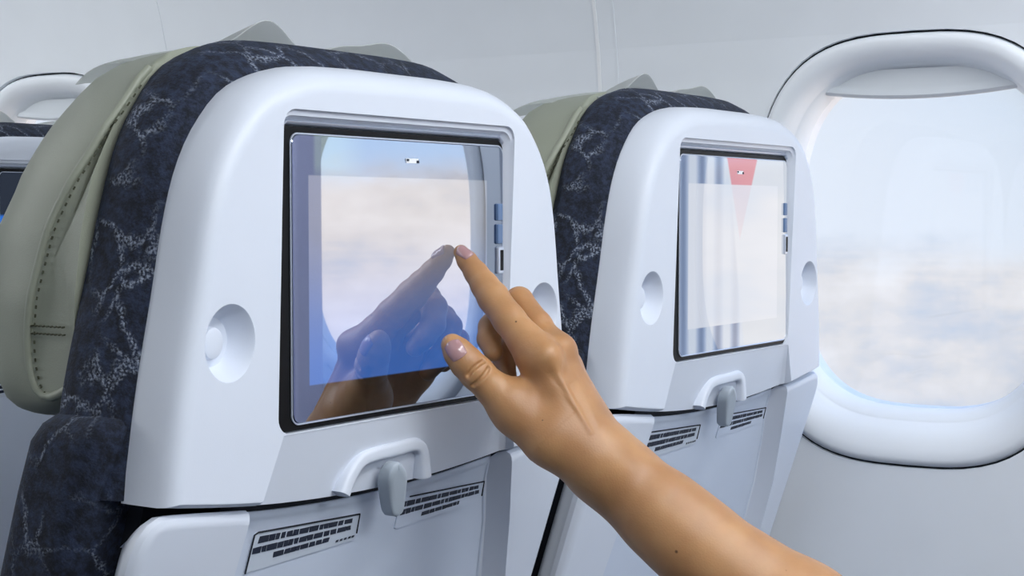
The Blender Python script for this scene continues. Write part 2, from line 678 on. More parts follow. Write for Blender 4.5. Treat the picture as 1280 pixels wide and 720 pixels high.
def make_tray(root):
    # folded tray table lying in the lower shell
    zz = np.array([-0.178, -0.20, -0.23, -0.28, -0.36, -0.575])
    xr = np.array([0.1400, 0.1420, 0.156, 0.171, 0.181, 0.186]) - 0.004
    xl = np.array([-0.1370, -0.138, -0.1405, -0.146, -0.153, -0.156])
    loops = []
    for d, i in ((0.0205, 0.0), (0.0172, 0.0), (0.0156, 0.0008), (0.0148, 0.0030), (0.0150, 0.006), (0.0160, 0.0085)):
        top = [(x, gap_z(x) - 0.0050 - i * 0.9) for x in np.linspace(xl[0] + i * 0.3, xr[0] - i * 0.3, 24)]
        R = [(x - i * 0.3, z) for x, z in zip(xr[1:], zz[1:])]
        L = [(x + i * 0.3, z) for x, z in zip(xl[1:], zz[1:])][::-1]
        loops.append([lo_(x, d, z) for x, z in top + R + L])
    tr = link('tray_table', to_mesh(loft(loops)), M['tray'], root, 32)
    # dark joint above the tray edge
    bm = bmesh.new()
    loops = []
    for x in np.linspace(-0.150, 0.137, 24):
        loops.append([lo_(x, 0.0163, gap_z(x) + 0.004), lo_(x, 0.0163, gap_z(x) - 0.0085), lo_(x, 0.0200, gap_z(x) - 0.0085), lo_(x, 0.0200, gap_z(x) + 0.004)])
    loft(loops, bm=bm)
    link('tray_joint', to_mesh(bm), M['gap'], root, 40)
    # placards with three rows of small print
    rng = random.Random(11)
    for (A, B, C, D), skew in (([(-0.1140, -0.1935), (-0.0105, -0.1985), (-0.0080, -0.2165), (-0.1140, -0.2195)], 0),
                               ([(0.0330, -0.1945), (0.1355, -0.1975), (0.1385, -0.2125), (0.0352, -0.2172)], 1)):
        A, B, C, D = map(np.array, (A, B, C, D))

        def q(u, v):
            return (A * (1 - u) + B * u) * (1 - v) + (D * (1 - u) + C * u) * v
        ring = [q(0.02, 0), q(0.98, 0), q(1, 0.05), q(1, 0.95), q(0.98, 1), q(0.02, 1), q(0, 0.95), q(0, 0.05)]
        lp = [[lo_(x, d, z) for x, z in ring] for d in (0.0165, 0.0152)]
        pl = link('placard', to_mesh(loft(lp)), M['plate'] if not skew else M['tray'], tr, 30)
        bm = bmesh.new()
        edge = [lo_(*(q(u, v)[0], 0.0149, q(u, v)[1])) for u, v in (((0, 1), (0, 0.05), (0.03, 0), (1, 0), (1, 0.75)) if not skew else ((0.1, 0), (1, 0), (1, 0.75)))]
        tube(edge, 0.00055, 6, bm)
        link('placard_outline', to_mesh(bm), M['gap'], pl, 60)
        bm = bmesh.new()
        rows = ((0.20, 0.05, 0.93, 0.17), (0.46, 0.02, 0.93, 0.17), (0.70, 0.22, 0.73, 0.15)) if not skew else ((0.22, 0.04, 0.95, 0.17), (0.48, 0.03, 0.95, 0.17), (0.74, 0.28, 0.72, 0.15))
        for v, u0, u1, hgt in rows:
            u = u0
            while u < u1 - 0.01:
                w = min(rng.choice([0.035, 0.05, 0.07, 0.085]), u1 - u)
                # each word block is a pair of letters-high strokes with ragged ends
                s0, s1 = rng.uniform(-0.006, 0.006), rng.uniform(-0.006, 0.006)
                h0 = hgt * rng.uniform(0.85, 1.1)
                c4 = [q(u + s0, v - h0 / 2), q(u + w, v - hgt / 2), q(u + w + s1, v + hgt / 2), q(u, v + h0 / 2)]
                a = [bm.verts.new(lo_(x, 0.0152, z)) for x, z in c4]
                b = [bm.verts.new(lo_(x, 0.0148, z)) for x, z in c4]
                bm.faces.new(b[::-1])
                for i in range(4):
                    bm.faces.new((a[i], a[(i + 1) % 4], b[(i + 1) % 4], b[i]))
                u += w + rng.choice([0.008, 0.010, 0.014])
        if not skew:
            for u in (0.80, 0.84, 0.88, 0.92, 0.955):
                c4 = [q(u, 0.80), q(u + 0.026, 0.80), q(u + 0.022, 0.88), q(u - 0.004, 0.88)]
                a = [bm.verts.new(lo_(x, 0.0148, z)) for x, z in c4]
                bm.faces.new(a)
        link('lettering', to_mesh(bm), M['ink'], pl, 30)
    return tr


def make_hoop(root):
    # raised arch of the coat hook
    path = catmull([(-0.0560, -0.1765), (-0.0500, -0.1665), (-0.0405, -0.1580), (-0.0270, -0.1552), (0.0, -0.1543), (0.0165, -0.1538), (0.0250, -0.1575), (0.0285, -0.1655), (0.0310, -0.1775)], 40)
    loops = []
    T = np.gradient(path, axis=0)
    T /= np.linalg.norm(T, axis=1)[:, None]
    for (x, z), (tx, tz) in zip(path, T):
        n = np.array([-tz, tx])
        r = 0.0050
        sec = []
        for k in range(14):
            a = 2 * math.pi * k / 14
            ca, sa = math.cos(a), math.sin(a)
            u = math.copysign(abs(ca) ** 0.6, ca) * r
            v = math.copysign(abs(sa) ** 0.6, sa) * 0.0068
            sec.append(up_(x + n[0] * u, 0.0085 + v, z + n[1] * u))
        loops.append(sec)
    link('hook_arch', to_mesh(loft(loops)), M['shell'], root, 40)
    # turning latch that holds the tray: a drop shape on a short stem
    prof = [(0.0, 0.0010), (0.0018, 0.0046), (0.0055, 0.0084), (0.0100, 0.0106), (0.0145, 0.0110), (0.022, 0.0098), (0.032, 0.0078), (0.0372, 0.0056), (0.0390, 0.0012)]
    C = catmull([(s, w) for s, w in prof], 26)

    def ring(d, inset):
        pts = []
        for sgn in (1, -1):
            seq = C if sgn == 1 else C[::-1]
            for s, w in seq:
                f = s / 0.0388
                ww = max(w - inset, 0.0004)
                ss = 0.0194 + (s - 0.0194) * (1 - inset / 0.02)
                cx = -0.0135 + 0.0130 * f + (0.002 * (f - 0.5))
                pts.append(up_(cx + sgn * ww * 0.92, d + 0.010 * f, -0.1605 - ss))
        return pts
    loops = [ring(0.004, 0.0012), ring(0.002, 0.0), ring(-0.0048, 0.0), ring(-0.0060, 0.0006), ring(-0.0066, 0.0020), ring(-0.0072, 0.0050)]
    la = link('tray_latch', to_mesh(loft(loops)), M['hookgrey'], root, 45)
    bm = bmesh.new()
    tube([up_(-0.004, 0.012, -0.178), up_(-0.004, 0.0, -0.178)], 0.004, 12, bm)
    link('latch_stem', to_mesh(bm), M['hookgrey'], la, 45)


def make_navy(root):
    # patterned side bolster that wraps the upper back
    def yf(z):
        return float(np.interp(z, [-0.2, -0.108, -0.08, -0.0476, -0.0108, 0.02, 0.064, 0.11], [0.095, 0.093, 0.090, 0.087, 0.083, 0.079, 0.076, 0.078]))
    lp = []
    for f, s, t in ((-0.12, -0.006, -0.006), (0.0, -0.002, -0.0015), (0.08, 0.0015, 0.003), (0.25, 0.004, 0.010), (0.5, 0.0055, 0.0165), (0.75, 0.005, 0.0185), (0.90, 0.003, 0.0165), (1.0, -0.002, 0.012), (1.03, -0.010, 0.004)):
        o = outline(s, t, bottom=-0.16)
        lp.append([Vector((x, (0.034 - TU * (z + 0.13)) * (1 - f) + yf(z) * f, z + H)) for x, z in o])
    nb = link('back_bolster', to_mesh(loft(lp)), M['navy'], root, 50)
    # lower back cushion, wider and deeper
    loops = []
    zz = [-0.112, -0.1125, -0.115, -0.120, -0.130, -0.16, -0.25, -0.40, -0.62]
    ins = [0.035, 0.022, 0.011, 0.005, 0.001, 0, 0, 0, 0]
    for z, i in zip(zz, ins):
        hw = 0.2290
        pts = []
        dep = 0.096
        for x, y in rrect(-hw + i, hw - i, 0.036 + i * 0.2, dep + 0.010 - i * 0.6, 0.022):
            pts.append(Vector((x, 0.002 + y - TL * (z + 0.13), z + H)))
        loops.append(pts)
    link('back_cushion', to_mesh(loft(loops)), M['navy'], root, 50)
    # dark inner side under the shell edge
    bm = bmesh.new()
    loops = []
    for z in (-0.150, -0.18, -0.3, -0.6):
        loops.append([Vector((x, y + 0.02 - TL * (z + 0.165), z + H)) for x, y in ((-0.195, 0.018), (0.195, 0.018), (0.195, 0.05), (-0.195, 0.05))])
    loft(loops, bm=bm)
    link('seat_frame', to_mesh(bm), M['gap'], root, 40)


def head_curves():
    Sg = catmull([(0.090, -0.100), (0.112, -0.108), (0.125, -0.100), (0.126, -0.068), (0.110, -0.011), (0.090, 0.030), (0.080, 0.060), (0.076, 0.086)], 34)
    Fr = catmull([(0.090, -0.118), (0.150, -0.125), (0.182, -0.118), (0.189, -0.090), (0.189, -0.017), (0.177, 0.013), (0.170, 0.038), (0.154, 0.0785), (0.138, 0.097), (0.082, 0.104)], 34)
    return Sg, Fr


def hw_head(z):
    return float(np.interp(z, [-0.13, -0.05, -0.01, 0.02, 0.05, 0.08, 0.105], [0.197, 0.203, 0.200, 0.194, 0.180, 0.158, 0.130]))


def make_headrest(root):
    Sg, Fr = head_curves()
    back = np.stack([np.linspace(0.074, 0.088, 12), np.linspace(0.088, -0.097, 12)], 1)

    def station(t, sgn):
        # t 0 = side seam, 1 = front
        s = math.sin(t * math.pi / 2)
        c = 1 - math.cos(t * math.pi / 2)
        P = Sg * (1 - s) + Fr * s
        B = np.concatenate([P, back])
        return [Vector((sgn * (hw_head(z) - 0.040 * c), y, z + H)) for y, z in B]
    loops = []
    inner = []
    P0 = np.concatenate([Sg, back])
    cen = np.mean(P0, axis=0)

    def cap(sgn, f, xi):
        pts = []
        for p in P0:
            y, z = p * f + cen * (1 - f)
            pts.append(Vector((sgn * (hw_head(p[1]) * f + hw_head(cen[1]) * (1 - f) * 0.99 + xi), y, z + H)))
        return pts
    for f, xi in ((0.25, 0.0), (0.7, 0.0), (0.93, 0.0)):
        loops.append(cap(-1, f, xi))
    loops += [station(t, -1) for t in np.linspace(0, 1, 10)]
    mid = [station(1.0, 1)]
    loops += [[a.lerp(b, k / 6) for a, b in zip(loops[-1], mid[0])] for k in range(1, 6)]
    loops += [station(t, 1) for t in np.linspace(1, 0, 10)]
    for f, xi in ((0.93, 0.0), (0.7, 0.0), (0.25, 0.0)):
        loops.append(cap(1, f, xi))
    hr = link('headrest', to_mesh(loft(loops)), M['leather'], root, 60)
    for sgn in (-1, 1):
        bm = bmesh.new()
        tube([Vector((sgn * (hw_head(z) - 0.0005), y, z + H)) for y, z in Sg], 0.0028, 8, bm)
        link('piping', to_mesh(bm), M['leather'], hr, 60)
        bm = bmesh.new()
        D = catmull([tuple(p) for p in Sg], 90)
        for i in range(2, 86, 2):
            a, b = D[i], D[i + 1]
            off = np.array([-0.0062, 0.0])
            pa, pb = a + off, a + off + (b - a) * 0.75
            tube([Vector((sgn * (hw_head(pa[1]) + 0.0002), pa[0], pa[1] + H)), Vector((sgn * (hw_head(pb[1]) + 0.0002), pb[0], pb[1] + H))], 0.0006, 5, bm)
        # two short rows across the gusset near its lower end
        for zr in (-0.066, -0.0705):
            for k in range(9):
                y0 = 0.094 + k * 0.0033
                tube([Vector((sgn * (hw_head(zr) + 0.0002), y0, zr + H)), Vector((sgn * (hw_head(zr) + 0.0002), y0 + 0.0022, zr - 0.0003 + H))], 0.0006, 5, bm)
        link('stitching', to_mesh(bm), M['stitch'], hr, 60)
    return hr


def make_cover(root):
    # thin cloth laid over the headrest top; its rear edge stands up in two soft points
    nx, ny = 60, 26
    bm = bmesh.new()
    g = []
    for j in range(ny):
        v = j / (ny - 1)
        row = []
        for i in range(nx):
            u = i / (nx - 1)
            x = -0.118 + 0.236 * u
            s = v * 0.092
            # rear edge (v=0) at y .072, then over the top and down the front
            if s < 0.070:
                y, z = 0.070 + s, 0.1055 - 0.004 * (s / 0.07) ** 2
            else:
                a = min((s - 0.070) / 0.045, 1) * math.pi / 2
                y = 0.140 + 0.052 * math.sin(a)
                z = 0.1015 - 0.045 * (1 - math.cos(a)) - max(0, s - 0.115) * 0.9
            z -= 0.018 * (abs(x) / 0.14) ** 4
            rear = max(0, 1 - v * 4.2)
            bump = 0.0125 * math.exp(-((x + 0.066) / 0.026) ** 2) + 0.0155 * math.exp(-((x - 0.068) / 0.034) ** 2)
            bump += 0.0025 * math.sin(x * 70)
            z += bump * rear ** 0.7 + 0.0012 * math.sin(x * 95 + v * 7) + 0.002
            y -= 0.010 * rear * math.exp(-((x + 0.06) / 0.05) ** 2)
            row.append(bm.verts.new(Vector((x, y, z + H))))
        g.append(row)
    for j in range(ny - 1):
        for i in range(nx - 1):
            bm.faces.new((g[j][i], g[j][i + 1], g[j + 1][i + 1], g[j + 1][i]))
    bmesh.ops.recalc_face_normals(bm, faces=bm.faces[:])
    bmesh.ops.solidify(bm, geom=bm.faces[:], thickness=0.0006)
    link('headrest_cover', to_mesh(bm), M['cloth'], root, 60, weighted=False)


def make_base(root):
    # what carries the back: cushion, beam and leg frames down to the floor
    bm = bmesh.new()
    box(bm, (0, 0.42, 0.44), (0.44, 0.46, 0.12))
    bevelled(bm, 0.035, 4)
    link('seat_cushion', to_mesh(bm), M['navy'], root, 40)
    bm = bmesh.new()
    box(bm, (0, 0.26, 0.36), (0.44, 0.12, 0.06))
    bevelled(bm, 0.012, 2)
    link('seat_beam', to_mesh(bm), M['silver'], root, 40)
    for sx in (-1, 1):
        bm = bmesh.new()
        loops = []
        for t, y in ((0.0, 0.12), (1.0, 0.52)):
            pass
        tube([Vector((0.15 * sx, 0.24, 0.35)), Vector((0.15 * sx, 0.16, 0.0))], 0.018, 10, bm)
        tube([Vector((0.15 * sx, 0.30, 0.35)), Vector((0.15 * sx, 0.50, 0.0))], 0.018, 10, bm)
        link('leg', to_mesh(bm), M['silver'], root, 40)


def make_seat(loc, label):
    root = empty('airline_seat', loc, label, 'seat', 'row seats with screens in their backs')
    make_shell(root)
    make_screen(root, M['display_a'])
    make_lower(root)
    make_tray(root)
    make_hoop(root)
    make_navy(root)
    make_headrest(root)
    make_cover(root)
    make_base(root)
    return root


def copy_tree(o, parent=None):
    c = o.copy()
    COL.objects.link(c)
    if parent is not None:
        c.parent = parent
    for ch in [k for k in o.children]:
        copy_tree(ch, c)
    return c


seatA = make_seat((0.834, 0.625, 0), 'pale grey seat back whose screen the pointing finger touches')
seatB = copy_tree(seatA)
seatB.location = (1.337, 0.625, 0.003)
seatB['label'] = 'pale seat back beside the big window, its screen painted with reflected drapes and a pink wedge'
seatC = copy_tree(seatA)
seatC.location = (1.337, 1.500, 0.0)
seatC['label'] = 'seat back one row ahead, mostly hidden behind the olive headrest'


def set_display(root, mat):
    for o in root.children_recursive:
        if o.name.startswith('display_glass'):
            o.data = o.data.copy()
            o.data.materials[0] = mat


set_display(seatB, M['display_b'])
set_display(seatC, M['display_c'])

# ------------------------------------------------------------------ the cabin around
PROF = [(1.60, 0.0), (1.612, 0.4), (1.620, 0.8), (1.622, 1.0), (1.624, 1.15), (1.622, 1.27), (1.605, 1.37), (1.57, 1.47), (1.50, 1.60), (1.38, 1.74), (1.20, 1.88), (0.95, 2.0), (0.9, 2.08)]


def superloop(cy, cz, hy, hz, X, n=64, p=3.0):
    pts = []
    for k in range(n):
        a = 2 * math.pi * k / n
        c, s = math.cos(a), math.sin(a)
        pts.append(Vector((X, cy + hy * math.copysign(abs(c) ** (2 / p), c), cz + hz * math.copysign(abs(s) ** (2 / p), s) + H)))
    return pts


WIN = [(0.562, 0.0), (-0.020, 0.0), (1.870, 0.018)]
Y0w, Y1w = -1.7, 4.2
pr = catmull(PROF, 60)
ys = np.linspace(Y0w, Y1w, 2)
bm = bmesh.new()
outer = [(x + 0.09, z) for x, z in pr]
ring = [tuple(p) for p in pr] + [tuple(p) for p in outer[::-1]]
loft([[Vector((x, y, z)) for x, z in ring] for y in ys], bm=bm)
wall_me = to_mesh(bm)
cut = []
for cy, dz in WIN:
    cut.append(to_mesh(loft([superloop(cy, -0.039 + dz, 0.1775, 0.2275, X) for X in (1.50, 1.85)])))
structure(link('wall_right', boolean(wall_me, cut), M['wall'], None, 30))

for i, (cy, dz) in enumerate(WIN):
    # surround: rounded rim, concave funnel, small step, deep opening
    ks = [(0.1760, 0.2260, -0.039, 1.650), (0.1758, 0.2258, -0.039, 1.628), (0.1745, 0.2245, -0.039, 1.6205), (0.1715, 0.2215, -0.039, 1.6165), (0.167, 0.217, -0.039, 1.6150),
          (0.160, 0.209, -0.038, 1.6165), (0.1555, 0.200, -0.036, 1.6225), (0.1515, 0.1935, -0.0335, 1.631), (0.1490, 0.1890, -0.032, 1.6410),
          (0.1480, 0.1880, -0.0315, 1.6420), (0.1465, 0.1862, -0.031, 1.6440), (0.1430, 0.1820, -0.0295, 1.6500), (0.1410, 0.1790, -0.029, 1.6600), (0.1400, 0.1780, -0.029, 1.682)]
    loops = [superloop(cy, c + dz, a, b, X, 96, 3.0) for a, b, c, X in ks]
    fr = structure(link('window_%d' % (i + 1), to_mesh(loft(loops, False, False)), M['wframe'], None, 50))
    # dark joint all round
    bm = bmesh.new()
    lp = [superloop(cy, -0.039 + dz, a, b, X, 96, 3.0) for a, b, X in ((0.1758, 0.2258, 1.626), (0.1780, 0.2280, 1.626), (0.1780, 0.2280, 1.632), (0.1758, 0.2258, 1.632))]
    loft(lp + [lp[0]], False, False, bm=bm)
    structure(link('window_joint', to_mesh(bm), M['gap'], fr, 50))
    pn = structure(link('window_pane', to_mesh(loft([superloop(cy, -0.029 + dz, 0.1410, 0.1790, X, 64, 3.0) for X in (1.664, 1.667)])), M['pane'], fr, 40))
    # roller shade pushed almost fully up: bowed panel with a rounded lip
    bm = bmesh.new()
    n = 33
    rows = []
    for u in np.linspace(-1, 1, n):
        y = cy + 0.1345 * u
        zt = 0.152
        zl = 0.1205 + 0.012 * u * u
        Xp = 1.6475 + 0.004 * u * u
        sec = [(Xp + 0.006, zt), (Xp, zt), (Xp, zl + 0.012), (Xp - 0.003, zl + 0.008), (Xp - 0.0045, zl + 0.003), (Xp - 0.002, zl), (Xp + 0.003, zl - 0.0005), (Xp + 0.006, zl + 0.002)]
        rows.append([Vector((x, y, z + dz + H)) for x, z in sec])
    loft(rows, bm=bm)
    structure(link('window_shade', to_mesh(bm), M['shade'], fr, 50))


def strip(name, y, w, mat, z0=-0.9, z1=0.75, proud=0.0015):
    loops = []
    for x, z in pr:
        if z0 <= z - H <= z1:
            loops.append([Vector((x - proud, y - w / 2, z)), Vector((x - proud, y + w / 2, z)), Vector((x + 0.004, y + w / 2, z)), Vector((x + 0.004, y - w / 2, z))])
    return structure(link(name, to_mesh(loft(loops)), mat, None, 40))


strip('trim_1', 0.932, 0.0042, M['mark_white'], proud=0.0012)
strip('trim_2', 0.908, 0.002, M['wall'], proud=0.0007)
strip('trim_3', 1.62, 0.004, M['wall'], z0=0.0, proud=0.0008)


def slab(name, c, s, mat):
    bm = bmesh.new()
    box(bm, c, s)
    return structure(link(name, to_mesh(bm), mat, None, 30))


slab('floor', (0.2, 1.25, -0.02), (3.2, 6.1, 0.04), M['carpet'])
slab('ceiling', (-0.05, 1.25, 2.10), (2.9, 6.1, 0.04), M['ceiling'])
slab('wall_left', (-1.42, 1.25, 1.05), (0.06, 6.1, 2.1), M['wall'])
slab('wall_front', (0.15, 4.23, 1.05), (3.2, 0.06, 2.1), M['wall'])
slab('wall_back', (0.15, -1.73, 1.05), (3.2, 0.06, 2.1), M['wall'])

# curtain beside the rear window: seen in the mirror of the left screen
bm = bmesh.new()
rows = []
for k in range(61):
    u = k / 60
    y = -0.205 + 0.125 * u
    x = 1.584 + 0.015 * math.sin(u * 2 * math.pi * 3.2) + 0.003 * math.sin(u * 37)
    rows.append([Vector((x + 0.004 * math.sin(z * 9) * (1.5 - z) * 0.5, y, z)) for z in np.linspace(0.72, 1.42, 14)])
loft(rows, bm=bm, closed=False)
bmesh.ops.recalc_face_normals(bm, faces=bm.faces[:])
bmesh.ops.solidify(bm, geom=bm.faces[:], thickness=0.002)
cu = link('curtain', to_mesh(bm), M['curtain'], None, 60, weighted=False)
cu['label'] = 'lilac grey pleated curtain mirrored along the left edge of the touched screen'
cu['category'] = 'curtain'


# ------------------------------------------------------------------ the arm and hand
def W(p):
    return np.array(at(*p))


Uax = (W((1060, 800, 1.0)) - W((572, 309, 1.09)))
Uax /= np.linalg.norm(Uax)
Wax = np.array(FWD)
Wax = Wax - Uax * Wax.dot(Uax)
Wax /= np.linalg.norm(Wax)
Vax = np.cross(Wax, Uax)
ORG = W((740, 560, 1.045))
BAS = np.stack([Uax, Vax, Wax], 1)


def loc_(p):
    return (W(p) - ORG) @ BAS


HS = 0.0009


def cone(p0, p1, r0, r1, X):
    """distance to a round cone"""
    ba = p1 - p0
    l2 = ba.dot(ba)
    rr = r0 - r1
    a2 = l2 - rr * rr
    il2 = 1.0 / l2
    pa = X - p0
    y = pa @ ba
    z = y - l2
    q = pa * l2 - y[..., None] * ba
    x2 = np.einsum('...i,...i', q, q)
    y2 = y * y * l2
    z2 = z * z * l2
    k = np.sign(rr) * rr * rr * x2
    c1 = np.sign(z) * a2 * z2 > k
    c2 = np.sign(y) * a2 * y2 < k
    d = (np.sqrt(x2 * a2 * il2) + y * rr) * il2 - r0
    d = np.where(c2, np.sqrt(np.maximum(x2 + y2, 0)) * il2 - r0, d)
    d = np.where(c1, np.sqrt(np.maximum(x2 + z2, 0)) * il2 - r1, d)
    return d


def smin(a, b, k):
    h = np.maximum(k - np.abs(a - b), 0) / k
    return np.minimum(a, b) - h * h * k * 0.25


# every chain: joints as (photo x, photo y, distance) with a radius
PALM = [
    ((672, 446, 1.046), (742, 572, 1.036), 0.0122, 0.0170),
    ((694, 441, 1.060), (750, 571, 1.043), 0.0108, 0.0190),
    ((704, 458, 1.078), (757, 576, 1.052), 0.0108, 0.0180),
    ((710, 480, 1.094), (756, 583, 1.060), 0.0105, 0.0170),
    ((647, 512, 1.044), (692, 546, 1.040), 0.0148, 0.0184),
    ((692, 546, 1.040), (752, 582, 1.040), 0.0184, 0.0215),
    ((680, 503, 1.052), (712, 520, 1.048), 0.0105, 0.0150),
    ((757, 583, 1.045), (831, 646, 1.035), 0.0228, 0.0258),
    ((757, 583, 1.053), (831, 646, 1.043), 0.0225, 0.0258),
    ((831, 646, 1.036), (866, 676, 1.03), 0.0262, 0.0282),
    ((866, 676, 1.03), (998, 776, 1.01), 0.0284, 0.0365),
    ((998, 776, 1.01), (1120, 868, 0.99), 0.0365, 0.0430),
    ((1120, 868, 0.99), (1200, 930, 0.975), 0.0430, 0.0440),
]
FINGERS = {
    'index': [((576.4, 315.5, 1.0845), 0.0052), ((584, 326, 1.082), 0.0066), ((595, 341, 1.078), 0.0078), ((606, 357, 1.073), 0.0092), ((616.5, 372, 1.068), 0.0105), ((636, 399, 1.058), 0.0108), ((655, 423, 1.051), 0.0116), ((672, 446, 1.046), 0.0125)],
    'middle': [((617, 440, 1.072), 0.0066), ((611, 424, 1.078), 0.0078), ((614, 409, 1.084), 0.0086), ((632, 388, 1.088), 0.0092), ((649, 376, 1.086), 0.0093), ((672, 407, 1.072), 0.0098), ((694, 441, 1.060), 0.0108)],
    'ring': [((634, 471, 1.086), 0.0066), ((630, 455, 1.092), 0.0076), ((634, 440, 1.098), 0.0082), ((648, 412, 1.104), 0.0086), ((664, 402, 1.102), 0.0090), ((686, 430, 1.090), 0.0095), ((704, 458, 1.078), 0.0106)],
    'little': [((664, 462, 1.104), 0.0058), ((662, 452, 1.110), 0.0064), ((668, 440, 1.115), 0.0070), ((678, 430, 1.118), 0.0074), ((688, 432, 1.116), 0.0077), ((700, 456, 1.104), 0.0083), ((710, 480, 1.094), 0.0095)],
    'thumb': [((565.5, 431.5, 1.036), 0.0075), ((573, 441, 1.036), 0.0094), ((583, 453, 1.036), 0.0106), ((596, 466, 1.037), 0.0112), ((615, 485, 1.040), 0.0111), ((632, 499, 1.042), 0.0125), ((647, 512, 1.044), 0.0148)],
}
# bulges (knuckles, wrist bone), grooves (creases)
BULGE = [((684, 444, 1.036), 0.0085, 0.010), ((703, 436, 1.054), 0.0080, 0.008), ((790, 590, 1.052), 0.0105, 0.016)]
TENDON = [((688, 452, 1.0345), (738, 540, 1.022), 0.0018, 0.0004), ((704, 448, 1.0475), (746, 534, 1.0265), 0.0016, 0.0004)]
XF = {}
for nm, ch in FINGERS.items():
    XF[nm] = [(loc_(p), r) for p, r in ch]
XP = [(loc_(a), loc_(b), r, q) for a, b, r, q in PALM]
XB = [(loc_(p), r, k) for p, r, k in BULGE]
XT = [(loc_(a), loc_(b), r, q) for a, b, r, q in TENDON]


def sdf_full(X):
    d = None
    for a, b, r, q in XP:
        c = cone(a, b, r, q, X)
        d = c if d is None else smin(d, c, 0.011)
    for a, b, r, q in XT:
        d = smin(d, cone(a, b, r, q, X), 0.0030)
    for p, r, k in XB:
        d = smin(d, np.linalg.norm(X - p, axis=-1) - r, k)
    res = d
    for nm, ch in XF.items():
        f = None
        for (p, r), (p2, r2) in zip(ch, ch[1:]):
            c = cone(p, p2, r, r2, X)
            f = c if f is None else smin(f, c, 0.0025)
        res = smin(res, smin(d, f, 0.010 if nm != 'thumb' else 0.014), 0.0012)
    return res


# crease lines across the thumb joint, one at the index joint
def surf_point(p, direction):
    """walk from p along direction until the skin is met"""
    p = np.array(p, float)
    for _ in range(60):
        s = float(sdf_full(p[None])[0])
        if abs(s) < 2e-5:
            break
        p = p + direction * s
    return p


TOCAM = -(np.array(RT) * 0 + np.array(FWD)) @ BAS      # local direction towards the viewer


def on_skin(px, py, near=0.95):
    ray = W((px, py, 1.1)) - W((px, py, near))
    ray = (ray / np.linalg.norm(ray)) @ BAS
    p = loc_((px, py, near))
    for _ in range(90):
        s = float(sdf_full(p[None])[0])
        if s < 2e-5:
            break
        p = p + ray * s
    return p


CREASE = [[(585, 469), (590, 462), (597, 456), (604, 451)], [(591, 482), (599, 475), (606, 468), (611, 460)]]
GRV = []
for ci, c in enumerate(CREASE):
    pts = [on_skin(*q) + np.array([0, 0, 0.0004]) for q in c]
    GRV.append((catmull(pts, 14), 0.0015))

lo = np.array([min(min(p[0][k] - p[1] for p in ch) for ch in XF.values()) for k in range(3)])
hi = np.array([max(max(p[0][k] + p[1] for p in ch) for ch in XF.values()) for k in range(3)])
for a, b, r, q in XP:
    lo = np.minimum(lo, np.minimum(a - r, b - q))
    hi = np.maximum(hi, np.maximum(a + r, b + q))
lo -= 0.004
hi += 0.004
NG = np.ceil((hi - lo) / HS).astype(int) + 1
gx = [lo[k] + HS * np.arange(NG[k]) for k in range(3)]


def region(pl, ph, m):
    s = []
    for k in range(3):
        a = max(0, int((pl[k] - m - lo[k]) / HS))
        b = min(NG[k], int((ph[k] + m - lo[k]) / HS) + 2)
        s.append(slice(a, b))
    g = np.stack(np.meshgrid(*[gx[k][s[k]] for k in range(3)], indexing='ij'), -1)
    return tuple(s), g


def blend_in(F, p0, p1, r0, r1, k, m=0.014):
    s, g = region(np.minimum(p0 - r0, p1 - r1), np.maximum(p0 + r0, p1 + r1), m)
    F[s] = smin(F[s], cone(p0, p1, r0, r1, g), k)


BIG = 0.05
F = np.full(NG, BIG)
for a, b, r, q in XP:
    blend_in(F, a, b, r, q, 0.011)
for a, b, r, q in XT:
    blend_in(F, a, b, r, q, 0.0030)
for p, r, k in XB:
    s, g = region(p - r, p + r, 0.02)
    F[s] = smin(F[s], np.linalg.norm(g - p, axis=-1) - r, k)
PF = F.copy()
for nm, ch in XF.items():
    pl = np.min([p - r for p, r in ch], axis=0)
    ph = np.max([p + r for p, r in ch], axis=0)
    s, g = region(pl, ph, 0.014)
    f = None
    for (p, r), (p2, r2) in zip(ch, ch[1:]):
        c = cone(p, p2, r, r2, g)
        f = c if f is None else smin(f, c, 0.0025)
    D = smin(PF[s], f, 0.010 if nm != 'thumb' else 0.014)
    F[s] = smin(F[s], D, 0.0012)
for pts, r in GRV:
    s, g = region(pts.min(0), pts.max(0), 0.004)
    c = None
    for a, b in zip(pts, pts[1:]):
        q = cone(a, b, r, r * 0.99, g)
        c = q if c is None else np.minimum(c, q)
    F[s] = -smin(-F[s], c, 0.0005)


